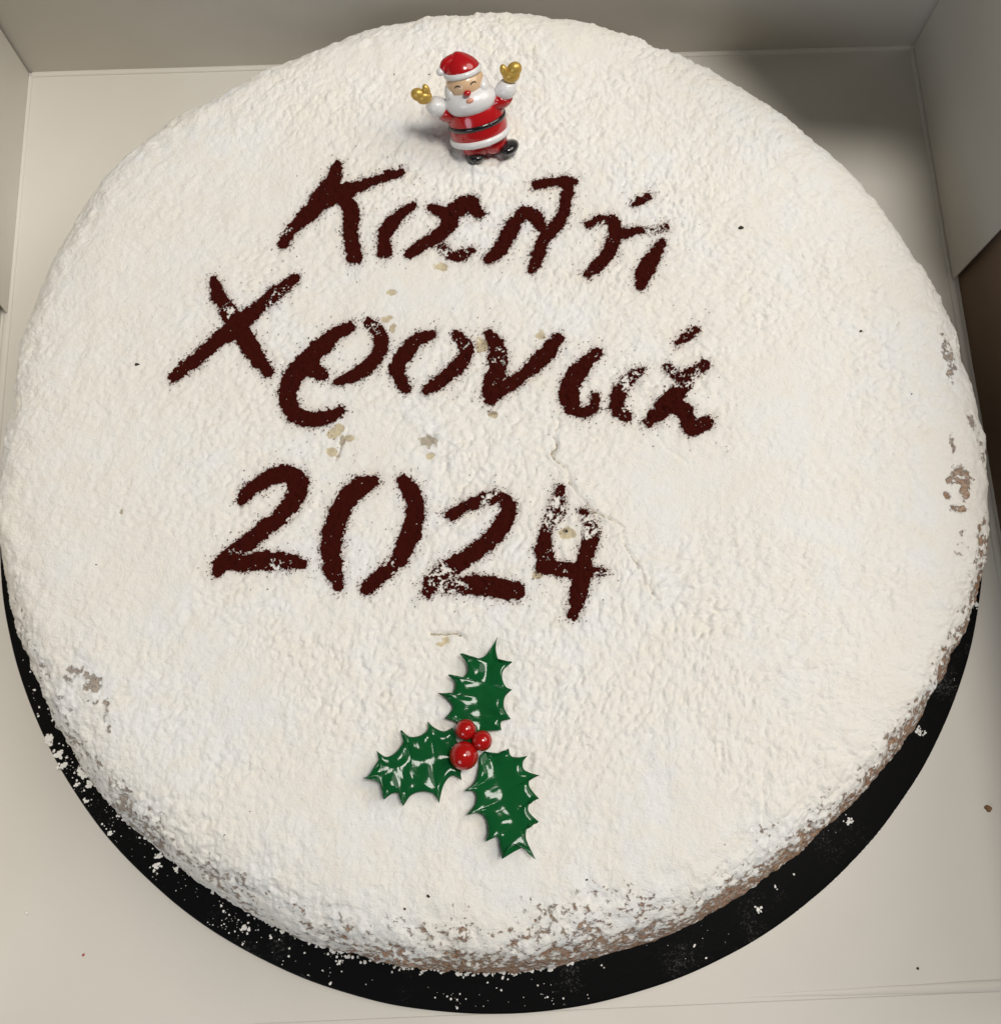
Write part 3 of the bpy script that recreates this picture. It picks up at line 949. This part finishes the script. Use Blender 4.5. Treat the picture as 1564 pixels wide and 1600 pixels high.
for L in LEAVES:
    mid = catmull(L['mid'], 12)
    ml = np.concatenate([[0], np.cumsum(np.hypot(*np.diff(mid, axis=0).T))])
    bm = bmesh.new()
    NT = 9
    sides = []
    for key in 'AB':
        P, Wt = side_curve(L['mid'][0], L[key], 0)
        proj, last = [], 0
        for q in P:                      # matching place on the midrib, never running backwards
            last = max(last, ml[np.argmin(np.hypot(mid[:, 0] - q[0], mid[:, 1] - q[1]))])
            proj.append(last)
        al = np.concatenate([[0], np.cumsum(np.hypot(*np.diff(P, axis=0).T))])
        s_ = .9 * np.array(proj) + .1 * al / al[-1] * ml[-1]
        s_[0], s_[-1] = 0, ml[-1]
        s_[2:-2] = np.convolve(s_, np.ones(5) / 5, 'valid')
        s_ = np.maximum.accumulate(s_) + np.arange(len(s_)) * 1e-4
        s_ = s_ / s_[-1] * ml[-1]
        sides.append((P, s_, s_[np.nonzero(Wt)[0]]))
    grid = np.unique(np.concatenate([np.linspace(0, ml[-1], 110), sides[0][1], sides[1][1]]))
    grid = grid[np.concatenate([[True], np.diff(grid) > 1e-5])]
    for sd, (P, s_, sp_s) in zip((-1, 1), sides):
        rows = []
        for sv in grid:
            q = np.array([np.interp(sv, s_, P[:, 0]), np.interp(sv, s_, P[:, 1])])
            mq = np.array([np.interp(sv, ml, mid[:, 0]), np.interp(sv, ml, mid[:, 1])])
            u = sv / ml[-1]
            near = np.min(np.abs(sp_s - sv)) / ml[-1]
            wv = .0011 * mnoise.noise(Vector((u * 2.3, sd * 3.1, L['z'][1] * 900)))
            row = []
            for k in range(NT + 1):
                t = k / NT
                c = mq + (q - mq) * t
                z = L['z'][0] + (L['z'][1] - L['z'][0]) * u ** 1.2
                z += (.0012 * t * t * (3 - 2 * t) - .0010 * t ** 4) * (1 - .6 * u) + .00022 * mnoise.noise(Vector((u * 9, sd * t * 3 + 5, L['z'][1] * 700)))   # blades arch up from the midrib
                z += wv * t
                z -= .00022 * math.exp(-(near / .04) ** 2) * math.sin(math.pi * min(t, .92)) ** 2 * (1 if t > .3 else t / .3)   # pressed side veins
                z += .0008 * math.exp(-(near / .02) ** 2) * max(0, t - .7) / .3              # spine tips curl up
                z -= .00008 * math.exp(-(t / .2) ** 2)                                     # midrib groove
                z = L['z'][0] + (L['z'][1] - L['z'][0]) * u ** 1.2 + (z - L['z'][0] - (L['z'][1] - L['z'][0]) * u ** 1.2) * min(1, (1 - u) / .09)
                p3 = hp(c[0], c[1], .002)
                row.append(bm.verts.new(Vector((p3[0], p3[1], p3[2] - .002 + z)) - holly.location))
            rows.append(row)
        for A_, B_ in zip(rows[:-1], rows[1:]):
            for k in range(NT):
                vs = (A_[k], B_[k], B_[k + 1], A_[k + 1])
                try:
                    bm.faces.new(vs if sd < 0 else vs[::-1])
                except ValueError:
                    pass
    bmesh.ops.remove_doubles(bm, verts=bm.verts, dist=.000012)
    bmesh.ops.smooth_vert(bm, verts=[v for v in bm.verts if not v.is_boundary], factor=.5, use_axis_x=False, use_axis_y=False, use_axis_z=True)
    o = from_bm('holly_leaf', bm, M_leaf, holly)
    # make sure the blades face up before thickening downwards
    me = o.data
    if sum(p.normal.z for p in me.polygons) < 0:
        me.flip_normals()
    md = o.modifiers.new('thick', 'SOLIDIFY')
    md.thickness, md.offset = .0004, -1
    md.thickness_clamp = .6

for x, y, r, dz in ((722, 862, 85, .0052), (733, 702, 62, .0052), (832, 770, 61, .0058)):
    p = hp(x, y, dz)
    bm = bmesh.new()
    bmesh.ops.create_uvsphere(bm, u_segments=32, v_segments=20, radius=r / 3.903 * .000172)
    for v in bm.verts:
        v.co *= 1 + .02 * mnoise.noise(v.co * 300 + Vector((x, y, 0)))
        v.co += Vector(p) - holly.location
    o = from_bm('berry', bm, M_berry, holly)
    # little calyx dimple piece
bm = bmesh.new()
bmesh.ops.create_cone(bm, segments=14, radius1=.0026, radius2=.0016, depth=.005, cap_ends=True)
o = from_bm('stem_hub', bm, M_leaf, holly)
o.location = (0, 0, .0018)

# ------------------------------------------------------------------ painted figurine
GL = {'Coat Weight': 0.6, 'Coat Roughness': 0.05}
F_red = mat('red_paint', (0.46, 0.009, 0.012), 0.2, **GL)
F_white = mat('white_paint', (0.80, 0.79, 0.79), 0.28, **GL)
F_black = mat('black_paint', (0.010, 0.009, 0.010), 0.2, **GL)
F_skin = mat('skin_paint', (0.74, 0.50, 0.30), 0.3, **GL)
F_gold = mat('gold_paint', (0.60, 0.39, 0.09), 0.34, Metallic=0.4)
F_pink = mat('pink_paint', (0.72, 0.33, 0.24), 0.3)
F_brown = mat('brown_paint', (0.07, 0.045, 0.02), 0.3)

foot = on_cake(764, 242)
fig = empty('christmas_figurine', (foot[0], foot[1], foot[2] - .0002))
tag(fig, 'small glossy figurine with red suit, white beard and raised gold mittens standing on the cake', 'figurine')
LEAN, TURN, SIDE = R(33), R(4), R(-11.5)
fig.rotation_mode = 'QUATERNION'
fig.rotation_quaternion = (Matrix.Rotation(TURN, 3, 'Z') @ Matrix.Rotation(-LEAN, 3, 'X') @ Matrix.Rotation(SIDE, 3, 'Y')).to_quaternion()
SQ = Vector((.00090, .00090, .000745))


def ellipsoid(bm, c, r, rot=None, seg=28, ring=18, fn=None):
    n0 = len(bm.verts)
    res = bmesh.ops.create_uvsphere(bm, u_segments=seg, v_segments=ring, radius=1.0)
    for v in res['verts']:
        q = Vector((v.co.x * r[0], v.co.y * r[1], v.co.z * r[2]))
        if fn:
            q = fn(q)
        if rot is not None:
            q = rot @ q
        v.co = (q + Vector(c)) * SQ


def lathe(bm, prof_, sx=1.0, sy=1.0, c=(0, 0, 0), n=40, cap=True, bend=None):
    rings = []
    for r_, z in prof_:
        ring_ = []
        for k in range(n):
            a_ = 2 * math.pi * k / n
            q = Vector((r_ * sx * math.cos(a_), r_ * sy * math.sin(a_), z))
            if bend:
                q = bend(q)
            ring_.append(bm.verts.new((q + Vector(c)) * SQ))
        rings.append(ring_)
    for A_, B_ in zip(rings[:-1], rings[1:]):
        for k in range(n):
            j = (k + 1) % n
            bm.faces.new((A_[k], A_[j], B_[j], B_[k]))
    if cap:
        bm.faces.new(rings[0][::-1])
        bm.faces.new(rings[-1])


def tube(bm, pts, rad, n=18):
    pts = [Vector(p) for p in catmull(pts, 5)]
    rad = np.interp(np.linspace(0, 1, len(pts)), np.linspace(0, 1, len(rad)), rad)
    rings = []
    for i, p in enumerate(pts):
        d_ = (pts[min(i + 1, len(pts) - 1)] - pts[max(i - 1, 0)]).normalized()
        u_ = d_.cross(Vector((0, 1, .01))).normalized()
        v_ = d_.cross(u_)
        rings.append([bm.verts.new((p + (u_ * math.cos(2 * math.pi * k / n) + v_ * math.sin(2 * math.pi * k / n)) * rad[i]) * SQ) for k in range(n)])
    for A_, B_ in zip(rings[:-1], rings[1:]):
        for k in range(n):
            j = (k + 1) % n
            bm.faces.new((A_[k], A_[j], B_[j], B_[k]))
    bm.faces.new(rings[0][::-1])
    bm.faces.new(rings[-1])


def fpart(name, builder, mt):
    bm = bmesh.new()
    builder(bm)
    return from_bm(name, bm, mt, fig)


DX = -1.2   # body sits slightly to the left of the boots
fpart('trousers', lambda b: (ellipsoid(b, (DX - 2.2, 0, 5.6), (5.0, 5.2, 5.2)), ellipsoid(b, (DX + 3.6, 0, 5.6), (5.0, 5.2, 5.0))), F_red)
for sx, ex in ((-4.6, -.6), (7.4, .9)):
    fpart('boot', lambda b: ellipsoid(b, (sx, -1.8, 2.2), (3.3, 4.6, 2.6), Matrix.Rotation(R(-25 * ex), 3, 'Z'),
                                      fn=lambda q: Vector((q.x, q.y, max(q.z, -2.0)))), F_black)
CO = [(9.3, 9.2), (9.7, 10.5), (9.9, 12.5), (9.9, 15), (9.6, 17.5), (9.2, 20), (8.4, 22.5), (7.2, 24.5), (5.5, 26), (3, 27)]
fpart('coat', lambda b: lathe(b, CO, 1, .86, (DX, 0, 0)), F_red)
fpart('coat_trim', lambda b: lathe(b, [(9.0, 7.8), (9.9, 8.0), (10.5, 8.8), (10.6, 9.7), (10.3, 10.6), (9.6, 10.9)], 1, .86, (DX, 0, 0)), F_white)
fpart('belt', lambda b: lathe(b, [(9.7, 14.9), (10.15, 15.1), (10.15, 16.7), (9.6, 16.9)], 1, .86, (DX, 0, 0)), F_black)
fpart('buckle', lambda b: ellipsoid(b, (DX + 4.4, -7.85, 15.9), (.9, .35, .8)), F_black)
# sleeves, cuffs, mittens
ARM = {1: [(6.0, -.5, 21.5), (8.6, -1.2, 22.4), (9.8, -1.6, 23.6)], -1: [(-7.8, -.5, 21.0), (-10.2, -1.0, 22.6), (-11.6, -1.3, 23.4)]}
CUF = {1: [(9.3, -1.5, 23.4), (10.8, -1.8, 25.9), (12.0, -2.0, 28.2)], -1: [(-10.9, -1.2, 23.4), (-12.8, -1.6, 25.8), (-14.4, -1.9, 28.0)]}
for s_ in (1, -1):
    fpart('sleeve', lambda b: tube(b, ARM[s_], [4.2, 3.9, 3.3]), F_red)
    fpart('cuff', lambda b: tube(b, CUF[s_], [3.0, 3.7, 3.5, 2.6]), F_white)


def mitten(b, c, ang, flip, sc=1.0):
    rot = Matrix.Rotation(ang, 3, 'Y')

    def P(x, y, z):
        return Vector(c) + rot @ Vector((x * flip, y, z)) * sc
    ellipsoid(b, P(0, 0, 0), (2.5 * sc, 1.9 * sc, 2.5 * sc), rot)                    # palm
    ellipsoid(b, P(.75, -.1, 2.0), (2.15 * sc, 1.75 * sc, 2.5 * sc), rot)            # fingers
    ellipsoid(b, P(-2.15, -.35, 1.7), (1.15 * sc, 1.15 * sc, 2.3 * sc), rot @ Matrix.Rotation(R(-20 * flip), 3, 'Y'))   # thumb


fpart('mitten', lambda b: mitten(b, (13.4, -2.3, 30.6), R(14), 1, 1.15), F_gold)
fpart('mitten', lambda b: mitten(b, (-16.0, -2.3, 30.6), R(-24), -1, 1.08), F_gold)
# head
HX, HZ = DX - .6, 1.4
fpart('head', lambda b: ellipsoid(b, (HX, -.6, 30.2 + HZ), (6.5, 6.4, 6.4)), F_skin)


def beardf(q):
    t = (q.z + 6.9) / 13.8
    return Vector((q.x * (1.0 - .16 * max(0, t - .5)), q.y * (1 - .25 * max(0, t - .55)), q.z))


def beard(b):
    ellipsoid(b, (HX + .4, -1.6, 25.2), (8.9, 7.3, 6.6), fn=beardf, seg=40, ring=28)
    ellipsoid(b, (HX - 5.3, -1.0, 28.4 + HZ * .6), (2.3, 4.4, 3.6))
    ellipsoid(b, (HX + 5.5, -1.0, 28.4 + HZ * .6), (2.3, 4.4, 3.8))


fpart('beard', beard, F_white)
fpart('mouth', lambda b: ellipsoid(b, (HX + .5, -8.15, 27.4), (1.3, .8, 1.0)), F_pink)
fpart('nose', lambda b: ellipsoid(b, (HX + .2, -7.6, 29.6 + HZ * .5), (1.3, 1.2, 1.2)), F_red)
for ex in (-2.6, 2.6):
    def eye(b):
        pts = []
        for k in range(7):
            a_ = math.pi * k / 6
            x_ = HX + .2 + ex + .9 * math.cos(a_)
            z_ = 31.7 + HZ * .7 + .65 * math.sin(a_)
            y_ = -.6 - 6.4 * math.sqrt(max(0, 1 - ((x_ - HX) / 6.5) ** 2 - ((z_ - 30.2 - HZ) / 6.4) ** 2)) - .02
            pts.append((x_, y_, z_))
        tube(b, pts, [.12, .26, .26, .12], 8)
    fpart('eye', eye, F_brown)
fpart('hat_trim', lambda b: lathe(b, [(5.2, 33.6), (6.2, 33.7), (6.5, 34.4), (6.4, 35.4), (5.9, 36.0), (5.2, 36.1)], 1, .95, (HX, -.4, HZ)), F_white)


def hatbend(q):
    t = max(0, (q.z - 35.5) / 7.0)
    return Vector((q.x - .7 * t * t, q.y + .6 * t * t, q.z))


def hat(b):
    lathe(b, [(5.9, 35.4), (5.9, 36.2), (5.3, 37.5), (4.3, 39.0), (3.0, 40.4), (1.8, 41.4), (.8, 42.0), (.2, 42.2)], 1, .95, (HX, -.4, HZ), bend=hatbend)
    tube(b, [(HX - 1.6, 0, 39.6 + HZ), (HX - 4.4, -.8, 38.9 + HZ), (HX - 6.0, -1.8, 37.0 + HZ)], [2.3, 2.2, 1.3])


fpart('hat', hat, F_red)
fpart('pompom', lambda b: ellipsoid(b, (HX - 6.9, -1.9, 37.0 + HZ), (1.4, 1.4, 1.5)), F_white)
